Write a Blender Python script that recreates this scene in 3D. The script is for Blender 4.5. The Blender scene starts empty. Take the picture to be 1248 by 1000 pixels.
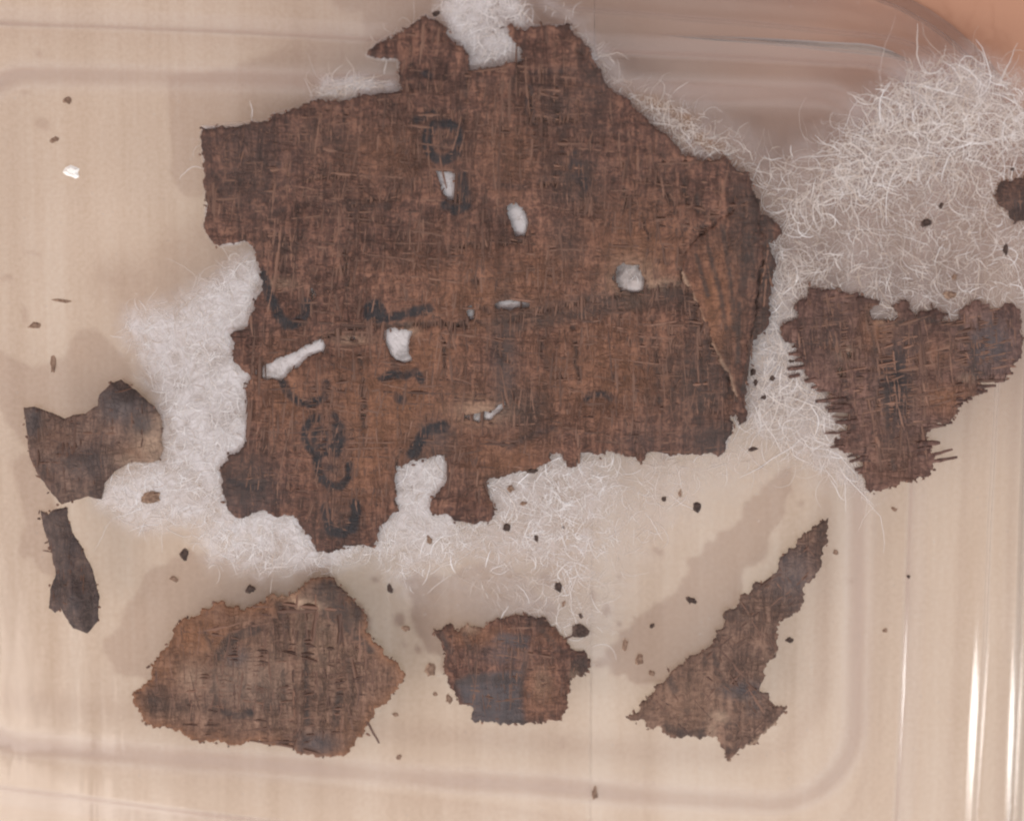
import bpy, bmesh, math, random
import numpy as np
from mathutils import Vector, Matrix, geometry

random.seed(7)
rng = np.random.default_rng(11)
MM = 0.001
scene = bpy.context.scene
COL = scene.collection

# ------------------------------------------------------------------ camera
W, H = 1248.0, 1000.0            # pixel frame of the photograph
ZT = 7.0                         # top of the clear tray floor, mm above the table
LENS, SENS = 70.0, 36.0
DIST = 243.0                     # mm from lens to the tray at the picture centre
TILT = math.radians(7.0)
cam_d = bpy.data.cameras.new("camera")
cam = bpy.data.objects.new("camera", cam_d)
COL.objects.link(cam)
cam_d.lens, cam_d.sensor_width = LENS, SENS
cam_d.clip_start, cam_d.clip_end = 0.005, 20.0
CP = np.array([0.0, DIST * math.sin(TILT), ZT + DIST * math.cos(TILT)])
cam.location = Vector(CP) * MM
cam.rotation_euler = (-TILT, 0, 0)
cam_d.dof.use_dof = True
cam_d.dof.focus_distance = DIST * MM
cam_d.dof.aperture_fstop = 8.0
scene.camera = cam
CR = np.array(Matrix.Rotation(-TILT, 3, 'X'))


def P(x, y, z):
    """photo pixel -> point on the horizontal plane z (mm)"""
    x = np.asarray(x, float); y = np.asarray(y, float); z = np.asarray(z, float)
    u = (x - W / 2) / W * SENS / LENS
    v = -(y - H / 2) / W * SENS / LENS
    d = np.stack([u, v, -np.ones_like(u)], -1) @ CR.T
    t = (z - CP[2]) / d[..., 2]
    return CP + d * t[..., None]


PX = SENS / LENS * DIST / W      # mm per photo pixel on the tray

# ------------------------------------------------------------------ world and lamps
world = bpy.data.worlds.new("World")
scene.world = world
world.use_nodes = True
bg = world.node_tree.nodes["Background"]
bg.inputs[0].default_value = (1.0, 0.85, 0.83, 1)
bg.inputs[1].default_value = 0.68


def lamp(name, loc, target, size, power, color, spread=180, size_y=None):
    l = bpy.data.lights.new(name, 'AREA')
    l.shape = 'DISK'; l.size = size * MM; l.energy = power; l.color = color
    if size_y:
        l.shape = 'RECTANGLE'; l.size_y = size_y * MM
    l.spread = math.radians(spread)
    o = bpy.data.objects.new(name, l)
    COL.objects.link(o)
    o.location = Vector(loc) * MM
    o.rotation_euler = (Vector(target) - Vector(loc)).to_track_quat('-Z', 'Y').to_euler()
    return o


lamp("daylight_key_light", (215, -280, 388), (-15, -15, 0), 32, 0.47, (0.82, 0.96, 1.0), 120)
lamp("added_left_fill_light", (-470, -300, 390), (-20, -10, 0), 800, 4.2, (1.0, 0.93, 0.87))  # added soft fill that brightens the left side; no window is seen there
lamp("strip_lamp_light", (420, -177, 300), (50, -40, 0), 36, 0.34, (1.0, 0.97, 0.94), 180, 150)

vs = scene.view_settings
vs.view_transform = 'Standard'; vs.look = 'None'; vs.exposure = -0.09; vs.gamma = 1.0
vs.use_curve_mapping = False
scene.render.engine = 'CYCLES'
cy = scene.cycles
cy.max_bounces = 10; cy.transparent_max_bounces = 24; cy.use_denoising = True
cy.filter_width = 2.2


# ------------------------------------------------------------------ numpy helpers
def hash2(ix, iy, seed):
    h = (ix.astype(np.int64) * 374761393 + iy.astype(np.int64) * 668265263 + seed * 982451653) & 0x7fffffff
    h = ((h ^ (h >> 13)) * 1274126177) & 0x7fffffff
    h = h ^ (h >> 16)
    return (h & 0xffff) / 65535.0


def vnoise(x, y, seed=0):
    x = np.asarray(x, float); y = np.asarray(y, float)
    ix = np.floor(x); iy = np.floor(y)
    fx = x - ix; fy = y - iy
    fx = fx * fx * (3 - 2 * fx); fy = fy * fy * (3 - 2 * fy)
    a = hash2(ix, iy, seed); b = hash2(ix + 1, iy, seed)
    c = hash2(ix, iy + 1, seed); d = hash2(ix + 1, iy + 1, seed)
    return (a + (b - a) * fx) * (1 - fy) + (c + (d - c) * fx) * fy


def fbm(x, y, seed=0, n=4):
    s, a, t = 0, 0.5, 0
    for k in range(n):
        s = s + a * vnoise(x * 2 ** k, y * 2 ** k, seed + 17 * k); t += a; a *= .5
    return s / t


def inside(px, py, poly):
    poly = np.asarray(poly, float)
    r = np.zeros(px.shape, bool)
    x0, y0 = poly[-1]
    for x1, y1 in poly:
        if y1 != y0:
            c = ((y1 > py) != (y0 > py)) & (px < (x0 - x1) * (py - y1) / (y0 - y1) + x1)
            r ^= c
        x0, y0 = x1, y1
    return r


def segdist(px, py, pts, closed=False):
    pts = np.asarray(pts, float)
    d = np.full(px.shape, 1e9)
    n = len(pts)
    for i in range(n if closed else n - 1):
        a = pts[i]; b = pts[(i + 1) % n]
        ab = b - a
        l2 = max(ab @ ab, 1e-9)
        t = np.clip(((px - a[0]) * ab[0] + (py - a[1]) * ab[1]) / l2, 0, 1)
        d = np.minimum(d, np.hypot(px - a[0] - t * ab[0], py - a[1] - t * ab[1]))
    return d


def sstep(a, b, x):
    t = np.clip((x - a) / (b - a), 0, 1)
    return t * t * (3 - 2 * t)


def softpoly(px, py, poly, w):
    d = segdist(px, py, poly, True)
    s = np.where(inside(px, py, poly), d, -d)
    return sstep(-w, w, s)


def rough(poly, step=3.0, amp=0.16, seed=0, amax=2.4):
    """fractal midpoint roughening of a traced outline"""
    r = random.Random(seed)
    pts = [tuple(p) for p in poly]
    out = []
    def sub(a, b):
        L = math.dist(a, b)
        if L <= step:
            return [a]
        o = max(-amax, min(amax, r.gauss(0, amp * L * .45)))
        nx, ny = -(b[1] - a[1]) / L, (b[0] - a[0]) / L
        m = ((a[0] + b[0]) / 2 + nx * o, (a[1] + b[1]) / 2 + ny * o)
        return sub(a, m) + sub(m, b)
    for i in range(len(pts)):
        out += sub(pts[i], pts[(i + 1) % len(pts)])
    return np.array(out)


# ------------------------------------------------------------------ object helpers
def tag(o, label=None, cat=None, group=None, kind=None):
    if label: o["label"] = label
    if cat: o["category"] = cat
    if group: o["group"] = group
    if kind: o["kind"] = kind
    return o


def empty(name, loc):
    o = bpy.data.objects.new(name, None)
    o.empty_display_size = 0.004
    COL.objects.link(o)
    o.location = Vector(loc) * MM
    return o


def mesh_obj(name, co_mm, faces, mat, parent=None, smooth=True, attrs=None):
    """vertices in world mm; linked with its parent at the parent's origin"""
    co = np.asarray(co_mm, float) * MM
    if parent is not None:
        co = co - np.array(parent.location)
    me = bpy.data.meshes.new(name)
    if isinstance(faces, np.ndarray):
        n, k = faces.shape
        me.vertices.add(len(co)); me.vertices.foreach_set("co", co.astype(np.float32).ravel())
        me.loops.add(n * k); me.loops.foreach_set("vertex_index", faces.astype(np.int32).ravel())
        me.polygons.add(n)
        me.polygons.foreach_set("loop_start", np.arange(0, n * k, k, dtype=np.int32))
        me.update(calc_edges=True)
    else:
        me.from_pydata([tuple(c) for c in co], [], faces)
    me.validate()
    me.polygons.foreach_set("use_smooth", np.full(len(me.polygons), smooth))
    for k, v in (attrs or {}).items():
        a = me.attributes.new(k, 'FLOAT', 'POINT')
        a.data.foreach_set("value", np.asarray(v, np.float32))
    me.materials.append(mat)
    me.update()
    o = bpy.data.objects.new(name, me)
    COL.objects.link(o)
    if parent is not None:
        o.parent = parent
    return o


# ------------------------------------------------------------------ materials
class NT:
    def __init__(s, name):
        s.m = bpy.data.materials.new(name); s.m.use_nodes = True
        s.t = s.m.node_tree; s.t.nodes.clear()
        s.out = s.t.nodes.new("ShaderNodeOutputMaterial")
    def n(s, typ, **kw):
        o = s.t.nodes.new("ShaderNode" + typ)
        for k, v in kw.items():
            setattr(o, k, v)
        return o
    def l(s, a, b): s.t.links.new(a, b)
    def coord(s, scale):
        c = s.n("TexCoord"); m = s.n("Mapping"); m.inputs["Scale"].default_value = scale
        s.l(c.outputs["Object"], m.inputs[0]); return m.outputs[0]
    def noise(s, vec, scale=1, detail=4, rough=.6, dist=0):
        o = s.n("TexNoise"); o.inputs["Scale"].default_value = scale
        o.inputs["Detail"].default_value = detail; o.inputs["Roughness"].default_value = rough
        o.inputs["Distortion"].default_value = dist
        s.l(vec, o.inputs["Vector"]); return o.outputs[0]
    def ramp(s, fac, stops, interp='LINEAR'):
        o = s.n("ValToRGB"); o.color_ramp.interpolation = interp
        e = o.color_ramp.elements
        while len(e) < len(stops): e.new(0.5)
        for i, (p, c) in enumerate(stops):
            e[i].position = p
            e[i].color = (c, c, c, 1) if isinstance(c, (int, float)) else (*c, 1)
        s.l(fac, o.inputs[0]); return o.outputs[0]
    def mix(s, fac, a, b, blend='MIX'):
        o = s.n("MixRGB"); o.blend_type = blend
        for sock, v in ((o.inputs[0], fac), (o.inputs[1], a), (o.inputs[2], b)):
            if isinstance(v, (int, float)): sock.default_value = v
            elif isinstance(v, tuple): sock.default_value = (*v, 1)
            else: s.l(v, sock)
        return o.outputs[0]
    def math(s, op, a, b=None):
        o = s.n("Math"); o.operation = op; o.use_clamp = False
        for sock, v in ((o.inputs[0], a), (o.inputs[1], b)):
            if v is None: continue
            if isinstance(v, (int, float)): sock.default_value = v
            else: s.l(v, sock)
        return o.outputs[0]
    def attr(s, name):
        o = s.n("Attribute"); o.attribute_name = name; return o.outputs["Fac"]
    def bump(s, h, strength, dist):
        o = s.n("Bump"); o.inputs["Strength"].default_value = strength
        o.inputs["Distance"].default_value = dist; s.l(h, o.inputs["Height"]); return o.outputs[0]
    def principled(s, color, rough=.7, normal=None, spec=.5):
        o = s.n("BsdfPrincipled")
        if isinstance(color, tuple): o.inputs["Base Color"].default_value = (*color, 1)
        else: s.l(color, o.inputs["Base Color"])
        if isinstance(rough, (int, float)): o.inputs["Roughness"].default_value = rough
        else: s.l(rough, o.inputs["Roughness"])
        o.inputs["Specular IOR Level"].default_value = spec
        if normal is not None: s.l(normal, o.inputs["Normal"])
        return o.outputs[0]
    def done(s, sh):
        s.l(sh, s.out.inputs["Surface"]); return s.m


def papyrus_material(name, dark, mid, light, warm=(0.235, 0.105, 0.052), along=(1150, 230, 600)):
    t = NT(name)
    v = t.coord(along); v2 = t.coord((along[1] * 1.1, along[0] * .9, 600)); v3 = t.coord((1, 1, 1))
    fib = t.noise(v, 1, 4, .62, .9)
    crs = t.noise(v2, 1, 4, .62, .9)
    blot = t.noise(v3, 160, 4, .6)
    worm = t.noise(v3, 760, 3, .6, 2.6)
    vc = t.coord((along[0] * .55, along[1] * .45, 300)); vh = t.coord((along[1] * .6, along[0] * .5, 300))
    cr1 = t.noise(vc, 1, 3, .6, 1.4); cr2 = t.noise(vh, 1, 3, .6, 1.4)
    k1 = t.ramp(t.math('ABSOLUTE', t.math('SUBTRACT', cr1, .5)), [(.0, 1.0), (.048, 0.0)])
    k2 = t.ramp(t.math('ABSOLUTE', t.math('SUBTRACT', cr2, .5)), [(.0, .9), (.034, 0.0)])
    crack = t.math('MULTIPLY', t.math('MAXIMUM', k1, k2), t.ramp(blot, [(.40, .15), (.58, 1.0)]))
    f = t.math('ADD', t.math('MULTIPLY', fib, .42), t.math('MULTIPLY', crs, .24))
    f = t.math('ADD', f, t.math('MULTIPLY', worm, .34))
    c = t.ramp(f, [(.41, dark), (.495, mid), (.585, light)])
    c = t.mix(t.math('MULTIPLY', crack, .75), c, tuple(x * .42 for x in dark))
    c = t.mix(t.ramp(blot, [(.35, .0), (.68, .5)]), c, tuple(.55 * a + .45 * b for a, b in zip(dark, mid)))
    c = t.mix(t.attr("strip"), c, t.mix(1.0, c, (0.50, 0.46, 0.47), 'MULTIPLY'))
    c = t.mix(t.math('MULTIPLY', t.attr("warm"), t.ramp(worm, [(.3, .45), (.6, 1.0)])), c, warm)
    c = t.mix(t.math('MULTIPLY', t.attr("pale"), t.ramp(worm, [(.3, .6), (.6, 1.0)])), c, (0.42, 0.29, 0.205))
    c = t.mix(t.math('MULTIPLY', t.attr("blue"), t.ramp(worm, [(.3, 1.0), (.65, .85)])), c, (0.074, 0.064, 0.068))  # blue-grey patches, partly a cool daylight sheen put into the colour
    c = t.mix(t.math('MULTIPLY', t.attr("stain_shade"), t.ramp(f, [(.38, 1.0), (.62, .6)])), c, (0.047, 0.033, 0.029))
    c = t.mix(t.math('MULTIPLY', t.attr("ink"), t.ramp(worm, [(.3, 1.0), (.62, .9)])), c, (0.020, 0.019, 0.022))
    grain = t.noise(v3, 5200, 2, .6)
    h = t.math('ADD', t.math('SUBTRACT', f, t.math('MULTIPLY', crack, .35)), t.math('MULTIPLY', grain, .10))
    nrm = t.bump(h, .85, .00034)
    return t.done(t.principled(c, .72, nrm, .35))


M = {}
M['papyrus'] = papyrus_material("papyrus_brown", (0.044, 0.022, 0.017), (0.114, 0.054, 0.040), (0.262, 0.130, 0.088))
M['papyrus_grey'] = papyrus_material("papyrus_grey_brown", (0.064, 0.036, 0.026), (0.150, 0.082, 0.057), (0.262, 0.156, 0.110))
M['papyrus_purple'] = papyrus_material("papyrus_purple_brown", (0.052, 0.027, 0.022), (0.118, 0.060, 0.048), (0.225, 0.125, 0.098))


def fibre_material(name, a, b, rough=.7):
    t = NT(name)
    c = t.mix(t.attr("tone"), a, b)
    return t.done(t.principled(c, rough, None, .4))


M['pap_fibre'] = fibre_material("papyrus_fibre", (0.062, 0.032, 0.024), (0.27, 0.145, 0.100))
M['frayed'] = fibre_material("frayed_fibre", (0.075, 0.042, 0.034), (0.15, 0.085, 0.065))
M['pale_fibre'] = fibre_material("tissue_fibre", (0.52, 0.43, 0.37), (0.80, 0.78, 0.79))
M['crumb'] = papyrus_material("papyrus_crumb", (0.035, 0.022, 0.018), (0.075, 0.045, 0.036), (0.13, 0.085, 0.07))
M['crumb_light'] = papyrus_material("papyrus_crumb_light", (0.16, 0.095, 0.065), (0.27, 0.175, 0.125), (0.40, 0.28, 0.2))
t = NT("white_fleck"); M['fleck'] = t.done(t.principled((0.86, 0.85, 0.82), .5))

# tissue: density drives how much of the sheet is really there between its fibres
t = NT("tissue_paper")
v = t.coord((1, 1, 1))
cl = t.noise(v, 420, 5, .62, 1.2)
fi = t.noise(v, 1700, 3, .6, 2.0)
dens = t.attr("cover")
big = t.noise(v, 130, 4, .6, .8)
cover = t.math('MULTIPLY', dens, t.math('ADD', t.ramp(cl, [(.32, .16), (.62, .95)]), t.math('ADD', t.math('MULTIPLY', fi, .25), t.ramp(big, [(.38, 0.0), (.62, .40)]))))
cover = t.math('MINIMUM', cover, .96)
tc = t.mix(fi, (0.58, 0.55, 0.56), (0.78, 0.755, 0.775))
tc = t.mix(t.attr("brown"), tc, (0.40, 0.265, 0.185))
nb = t.bump(t.math('ADD', cl, t.math('MULTIPLY', fi, .4)), .6, .00010)
dif = t.n("BsdfDiffuse"); t.l(tc, dif.inputs[0]); t.l(nb, dif.inputs["Normal"])
trl = t.n("BsdfTranslucent"); t.l(tc, trl.inputs[0])
pm = t.n("MixShader"); pm.inputs[0].default_value = .25
t.l(dif.outputs[0], pm.inputs[1]); t.l(trl.outputs[0], pm.inputs[2])
tr = t.n("BsdfTransparent")
mm = t.n("MixShader"); t.l(cover, mm.inputs[0]); t.l(tr.outputs[0], mm.inputs[1]); t.l(pm.outputs[0], mm.inputs[2])
M['tissue'] = t.done(mm.outputs[0])

# clear thin-walled plastic: sees through, reflects by Fresnel, a little milky
t = NT("clear_plastic")
v = t.coord((1, 1, 1))
wob = t.n("Mapping"); wob.inputs["Scale"].default_value = (120, 14, 60)
cc = t.n("TexCoord"); t.l(cc.outputs["Object"], wob.inputs[0])
wv = t.noise(wob.outputs[0], 1, 3, .5, .4)
nb = t.bump(wv, .25, .0008)
lw = t.n("LayerWeight"); lw.inputs[0].default_value = .5; t.l(nb, lw.inputs["Normal"])
fres = t.math('ADD', t.math('MULTIPLY', t.math('POWER', lw.outputs["Facing"], 5.0), .96), .04)
gl = t.n("BsdfGlossy"); gl.inputs["Roughness"].default_value = .10; t.l(nb, gl.inputs["Normal"])
tr = t.n("BsdfTransparent"); tr.inputs[0].default_value = (0.975, 0.965, 0.955, 1)
hz = t.n("BsdfDiffuse"); hz.inputs[0].default_value = (0.80, 0.76, 0.75, 1)
scr = t.noise(v, 60, 4, .6)
hf = t.math('ADD', t.math('MULTIPLY', scr, .07), t.math('MULTIPLY', t.math('POWER', lw.outputs["Facing"], 2.0), .25))
spk = t.n("TexVoronoi"); spk.inputs["Scale"].default_value = 330; t.l(v, spk.inputs["Vector"])
dust = t.ramp(spk.outputs["Distance"], [(.03, .5), (.07, 0.0)])
hf = t.math('ADD', hf, t.math('MULTIPLY', t.attr("ridge_shade"), .62))
hf = t.math('ADD', hf, t.math('MULTIPLY', dust, .25))
t.l(t.mix(t.math('MINIMUM', t.math('MULTIPLY', t.attr("ridge_shade"), 3.0), 1.0), (0.80, 0.76, 0.75), (0.44, 0.35, 0.32)), hz.inputs[0])  # brown tint along the moulded ridges paints in their shade
m1 = t.n("MixShader"); t.l(hf, m1.inputs[0]); t.l(tr.outputs[0], m1.inputs[1]); t.l(hz.outputs[0], m1.inputs[2])
m2 = t.n("MixShader"); t.l(fres, m2.inputs[0]); t.l(m1.outputs[0], m2.inputs[1]); t.l(gl.outputs[0], m2.inputs[2])
M['plastic'] = t.done(m2.outputs[0])


def wood_material(name, a, b, c_, stain_shade=None):
    t = NT(name)
    def wc(sc):
        gm = t.n("NewGeometry"); m = t.n("Mapping"); m.inputs["Scale"].default_value = sc
        t.l(gm.outputs["Position"], m.inputs[0]); return m.outputs[0]
    g = wc((130, 5, 30)); g2 = wc((1300, 30, 60)); v3 = wc((1, 1, 1))
    n1 = t.noise(g, 1, 4, .55, .5); n2 = t.noise(g2, 1, 4, .6, .2); n3 = t.noise(v3, 24, 3, .55); mot = t.noise(v3, 1900, 3, .6)
    f = t.math('ADD', t.math('MULTIPLY', n1, .54), t.math('ADD', t.math('MULTIPLY', n2, .16), t.math('MULTIPLY', mot, .30)))
    col = t.ramp(f, [(.38, a), (.5, b), (.62, c_)])
    col = t.mix(t.ramp(n3, [(.42, .0), (.7, .35)]), col, tuple(x * .9 for x in a))
    if stain_shade:
        # ragged reddish corner tone; the wide brown band around it paints in top shade
        (sx, sy), r0, r1, sc = stain_shade
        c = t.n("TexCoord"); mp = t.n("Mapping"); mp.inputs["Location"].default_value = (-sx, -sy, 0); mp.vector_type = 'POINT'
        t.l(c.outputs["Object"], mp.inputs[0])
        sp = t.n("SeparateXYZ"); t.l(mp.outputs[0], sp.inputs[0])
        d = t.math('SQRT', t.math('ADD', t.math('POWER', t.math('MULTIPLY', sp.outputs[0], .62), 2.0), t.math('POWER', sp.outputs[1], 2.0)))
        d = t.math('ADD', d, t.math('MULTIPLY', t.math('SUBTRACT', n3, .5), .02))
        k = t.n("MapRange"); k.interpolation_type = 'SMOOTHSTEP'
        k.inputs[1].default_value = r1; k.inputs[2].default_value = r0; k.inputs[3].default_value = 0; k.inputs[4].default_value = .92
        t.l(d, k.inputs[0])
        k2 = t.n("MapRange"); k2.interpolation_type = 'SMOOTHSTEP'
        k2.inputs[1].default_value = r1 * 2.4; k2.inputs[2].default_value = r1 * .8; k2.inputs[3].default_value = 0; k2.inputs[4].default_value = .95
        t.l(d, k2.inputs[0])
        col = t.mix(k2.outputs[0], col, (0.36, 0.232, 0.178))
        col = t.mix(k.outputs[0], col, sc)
    grain = t.noise(v3, 4200, 2, .6)
    nb = t.bump(t.math('ADD', f, t.math('MULTIPLY', grain, .3)), .25, .0002)
    return t.done(t.principled(col, .55, nb, .3))


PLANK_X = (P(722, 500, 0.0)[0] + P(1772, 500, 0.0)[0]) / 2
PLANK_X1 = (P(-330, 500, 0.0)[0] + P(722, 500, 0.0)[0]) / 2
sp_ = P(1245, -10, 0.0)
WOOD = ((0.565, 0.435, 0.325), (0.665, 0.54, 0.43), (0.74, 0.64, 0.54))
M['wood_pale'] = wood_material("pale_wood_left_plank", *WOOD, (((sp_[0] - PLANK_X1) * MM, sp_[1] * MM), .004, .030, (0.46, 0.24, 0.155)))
M['wood_stain_shade'] = wood_material("pale_wood_red_stain_top_shade", *WOOD, (((sp_[0] - PLANK_X) * MM, sp_[1] * MM), .004, .030, (0.46, 0.24, 0.155)))
t = NT("dark_gap"); M['gap'] = t.done(t.principled((0.10, 0.06, 0.04), .9))

# ------------------------------------------------------------------ table of planks (the setting)
table = empty("table_surface", (0, 0, 0))
tag(table, "pale peach wooden surface of long planks under the clear tray", None, None, "structure")
joints = [-1380, -330, 722, 1772, 2822]
for i in range(len(joints) - 1):
    a = P(joints[i], 500, 0.0)[0]; b = P(joints[i + 1], 500, 0.0)[0]
    w2 = b - a - 0.02
    bm = bmesh.new()
    bmesh.ops.create_cube(bm, size=1)
    for vtx in bm.verts:
        vtx.co.x *= w2 * MM; vtx.co.y *= 330 * MM; vtx.co.z *= 12 * MM
    bmesh.ops.bevel(bm, geom=[e for e in bm.edges], offset=.06 * MM, segments=2, affect='EDGES')
    me = bpy.data.meshes.new("plank"); bm.to_mesh(me); bm.free()
    me.materials.append(M['wood_stain_shade'] if i == 2 else M['wood_pale'])
    o = bpy.data.objects.new("plank", me); COL.objects.link(o); o.parent = table
    o.location = Vector(((a + b) / 2, 0, -6.0)) * MM

# ------------------------------------------------------------------ clear plastic tray, lofted from nested rounded loops


def rquad(c, rad, ns=26, nc=14):
    c = np.array(c, float); out = []
    arcs = []
    for i in range(4):
        p = c[i]; a = c[i - 1]; b = c[(i + 1) % 4]
        da = (a - p) / np.linalg.norm(a - p); db = (b - p) / np.linalg.norm(b - p)
        s, e = p + da * rad[i], p + db * rad[i]
        tt = np.linspace(0, 1, nc)[:, None]
        k = 0.55
        c1, c2 = s - da * rad[i] * k, e - db * rad[i] * k
        arcs.append((1 - tt) ** 3 * s + 3 * (1 - tt) ** 2 * tt * c1 + 3 * (1 - tt) * tt ** 2 * c2 + tt ** 3 * e)
    for i in range(4):
        out.append(arcs[i])
        s, e = arcs[i][-1], arcs[(i + 1) % 4][0]
        tt = np.linspace(0, 1, ns + 2)[1:-1, None]
        out.append(s + (e - s) * tt)
    return np.concatenate(out)


def outset(L, d):
    tg = np.roll(L, -1, 0) - np.roll(L, 1, 0)
    tg /= np.linalg.norm(tg, axis=1)[:, None]
    nrm = np.stack([tg[:, 1], -tg[:, 0]], 1)       # clockwise on screen (y down) -> outward
    return L + nrm * d


LB = rquad([(-34, 88), (1056, 116), (1040, 990), (-44, 906)], [70, 60, 110, 70])
LA = rquad([(-85, 22), (1136, 82), (1088, 1102), (-95, 950)], [80, 90, 110, 80])
LC = rquad([(-135, -62), (1238, 64), (1178, 1140), (-145, 1012)], [90, 170, 110, 90])
LD = rquad([(-180, -110), (1282, 6), (1232, 1190), (-190, 1062)], [90, 270, 110, 90])
# slight sag and waviness of the moulded edges
for L in (LB, LA, LC, LD):
    L[:, 1] += 7 * (fbm(L[:, 0] / 260, L[:, 1] / 400 + 3, 5) - .5)
    L[:, 0] += 7 * (fbm(L[:, 0] / 400 + 9, L[:, 1] / 260, 6) - .5)
prof = [(LB, -30, 7.0, 0), (LB, -20, 6.99, .05), (LB, -12, 6.95, .26), (LB, -4, 6.90, .40), (LB, 3, 6.89, .40), (LB, 9, 6.92, .24), (LB, 15, 6.98, .06), (LB, 22, 7.0, 0),
        (LA, -8, 7.0, 0), (LA, -4, 6.97, .10), (LA, -1.5, 6.92, .4), (LA, 0, 6.86, .4), (LA, 2, 6.8, .25), (LA, 6, 6.78, .14), (LA, 16, 6.74, .10), (LA, 24, 6.7, 0),
        (LC, -16, 6.6, 0), (LC, -11, 6.53, .0), (LC, -7, 6.40, .0), (LC, -3, 6.25, 0), (LC, 1, 6.09, 0), (LC, 4, 5.93, .04), (LC, 6, 5.5, .1), (LC, 7, 5.0, .1), (LC, 8, 4.5, .06), (LC, 10, 4.25, .05), (LC, 14, 4.2, 0),
        (LD, -14, 4.2, 0), (LD, -9, 4.13, 0), (LD, -5, 4.0, 0), (LD, -1, 3.85, 0), (LD, 2, 3.7, .04), (LD, 4, 2.8, .1), (LD, 5, 1.4, .1), (LD, 6, 0.45, .05), (LD, 8, 0.42, 0), (LD, 22, 0.42, 0)]
co, faces, ridge_shade, N = [], [], [], len(LB)
for L, d, z, fz in prof:
    q = outset(L, d)
    co.append(P(q[:, 0], q[:, 1], np.full(N, ZT)) * [1, 1, 0] + [0, 0, z])
    ridge_shade.append(fz * (.6 + .8 * fbm(q[:, 0] / 120, q[:, 1] / 120, 71)))
co = np.concatenate(co)
for r in range(len(prof) - 1):
    for i in range(N):
        j = (i + 1) % N
        faces.append((r * N + i, (r + 1) * N + i, (r + 1) * N + j, r * N + j))
faces.append(tuple(range(N)))
tray = mesh_obj("plastic_tray", co, faces, M['plastic'], None, True, {"ridge_shade": np.concatenate(ridge_shade)})
bm = bmesh.new(); bm.from_mesh(tray.data)
bmesh.ops.recalc_face_normals(bm, faces=bm.faces)
up = sum(f.normal.z * f.calc_area() for f in bm.faces)
if up < 0: bmesh.ops.reverse_faces(bm, faces=bm.faces)
bm.to_mesh(tray.data); bm.free()
sm = tray.modifiers.new("thickness", 'SOLIDIFY'); sm.thickness = .4 * MM; sm.offset = -1
tag(tray, "clear plastic tray with stepped ridged rim holding all the fragments", "tray")

# ------------------------------------------------------------------ traced outlines (photo pixels)
MAIN = [(247,155),(272,153),(305,151),(306.5,147),(318,149),(330,147),(335,139),(350,136),(364,133),(382,123),(404,124),(425,123),(438,117),(465,113),(491,109),
 (487.6,77),(483,72),(473,73),(463,72),(447.6,68),(456,57),(463.6,51),(482,42),(499,33.6),(519.7,18.6),(527.7,24),(545,37),(555,53),(566,54.5),
 (572.5,75),(571,88),(580,85),(604,82),(628,77),(637.7,73.7),(633,57.7),(621.7,45),(618,32),(623,28),(629.7,37),(641,38.5),(647,32),(670,31),(695,29.5),
 (700,43),(721,61),(734,91),(745,109),(763,118.6),(779,138),(791.5,151),(817,170),(829,189),(850,196),(868,199),(883,192),(897,208),(913,210),(920,237),
 (926,263),(936,263),(953,282),(945,292),(936,296),(944,318),(942,338),(936,363),(937,392),(928,405),(915,424),(912,447),(908.5,472),(910,511),(900,517),
 (896,504),(889,507),(892.5,520),(884.5,546),(875,557),(867,551),(840,553),(817,555.6),(801,549),(788,552),(782,562),(769,555.6),(740,547.6),(737,552),
 (705,554),(703,567),(690.6,568),(686,554),(670,551),(666.5,564),(644,571.7),(620,578),(596,583),(590,590),(593,598),(603,626.5),(593,635),(570,636.6),
 (549.6,629),(526.5,625),(523.6,618),(532,602),(548,587.6),(546,570),(542,554),(532,554),(509,561.6),(483,567),(483,597.7),(486,623.6),(466,638),(460,652),(457,667),
 (434,665),(410,669),(388,672),(379,653),(369,644),(358,627.6),(329,625.5),(320.6,621),(287,629.7),(280.7,623),(270,590),(266,573),(278.6,556),(297.5,543.6),
 (301.7,518),(302,490),(301.7,468),(306,457.5),(285,434),(280.7,409),(297.5,401),(306,388),(310,367),(320.6,346),(319,331),(314,312),(306.5,299),(298.5,293),
 (286,298),(268,299.7),(258.5,293),(249,275.6),(252,240),(250.5,211.5),(246,179.5)]
MAIN_HOLES = [
 [(311,456),(312,450),(336.5,437),(358,429),(378,419),(392.6,411),(398,421),(394,430.6),(375,434),(366,445),(356,450),(343,464),(320.5,461)],
 [(463,405),(481,398.6),(503,403),(498,421),(503,440),(487,443),(477.6,434),(471,418)],
 [(567,374.5),(575,371),(580,379),(578.5,389),(570.5,392)],
 [(601,371),(618.6,365),(642.6,365),(646,373),(622,378),(606,376)],
 [(531,208),(544,207),(555,211.5),(561,237),(563,247),(544,242),(537,224)],
 [(614,255),(628,247),(638,253),(645,275.6),(642.5,288.5),(628,288.5),(623,272)],
 [(745,340),(759.5,319),(779,322),(787,341),(784,353),(755,356)],
 [(564,505),(583,503),(600,500),(618,482),(619,491),(599,511),(583,515),(570,511)],
 [(375,354),(381,351),(385,362),(381,366)],
 [(427,410),(432,410),(436,417),(430,417)],
]
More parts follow.
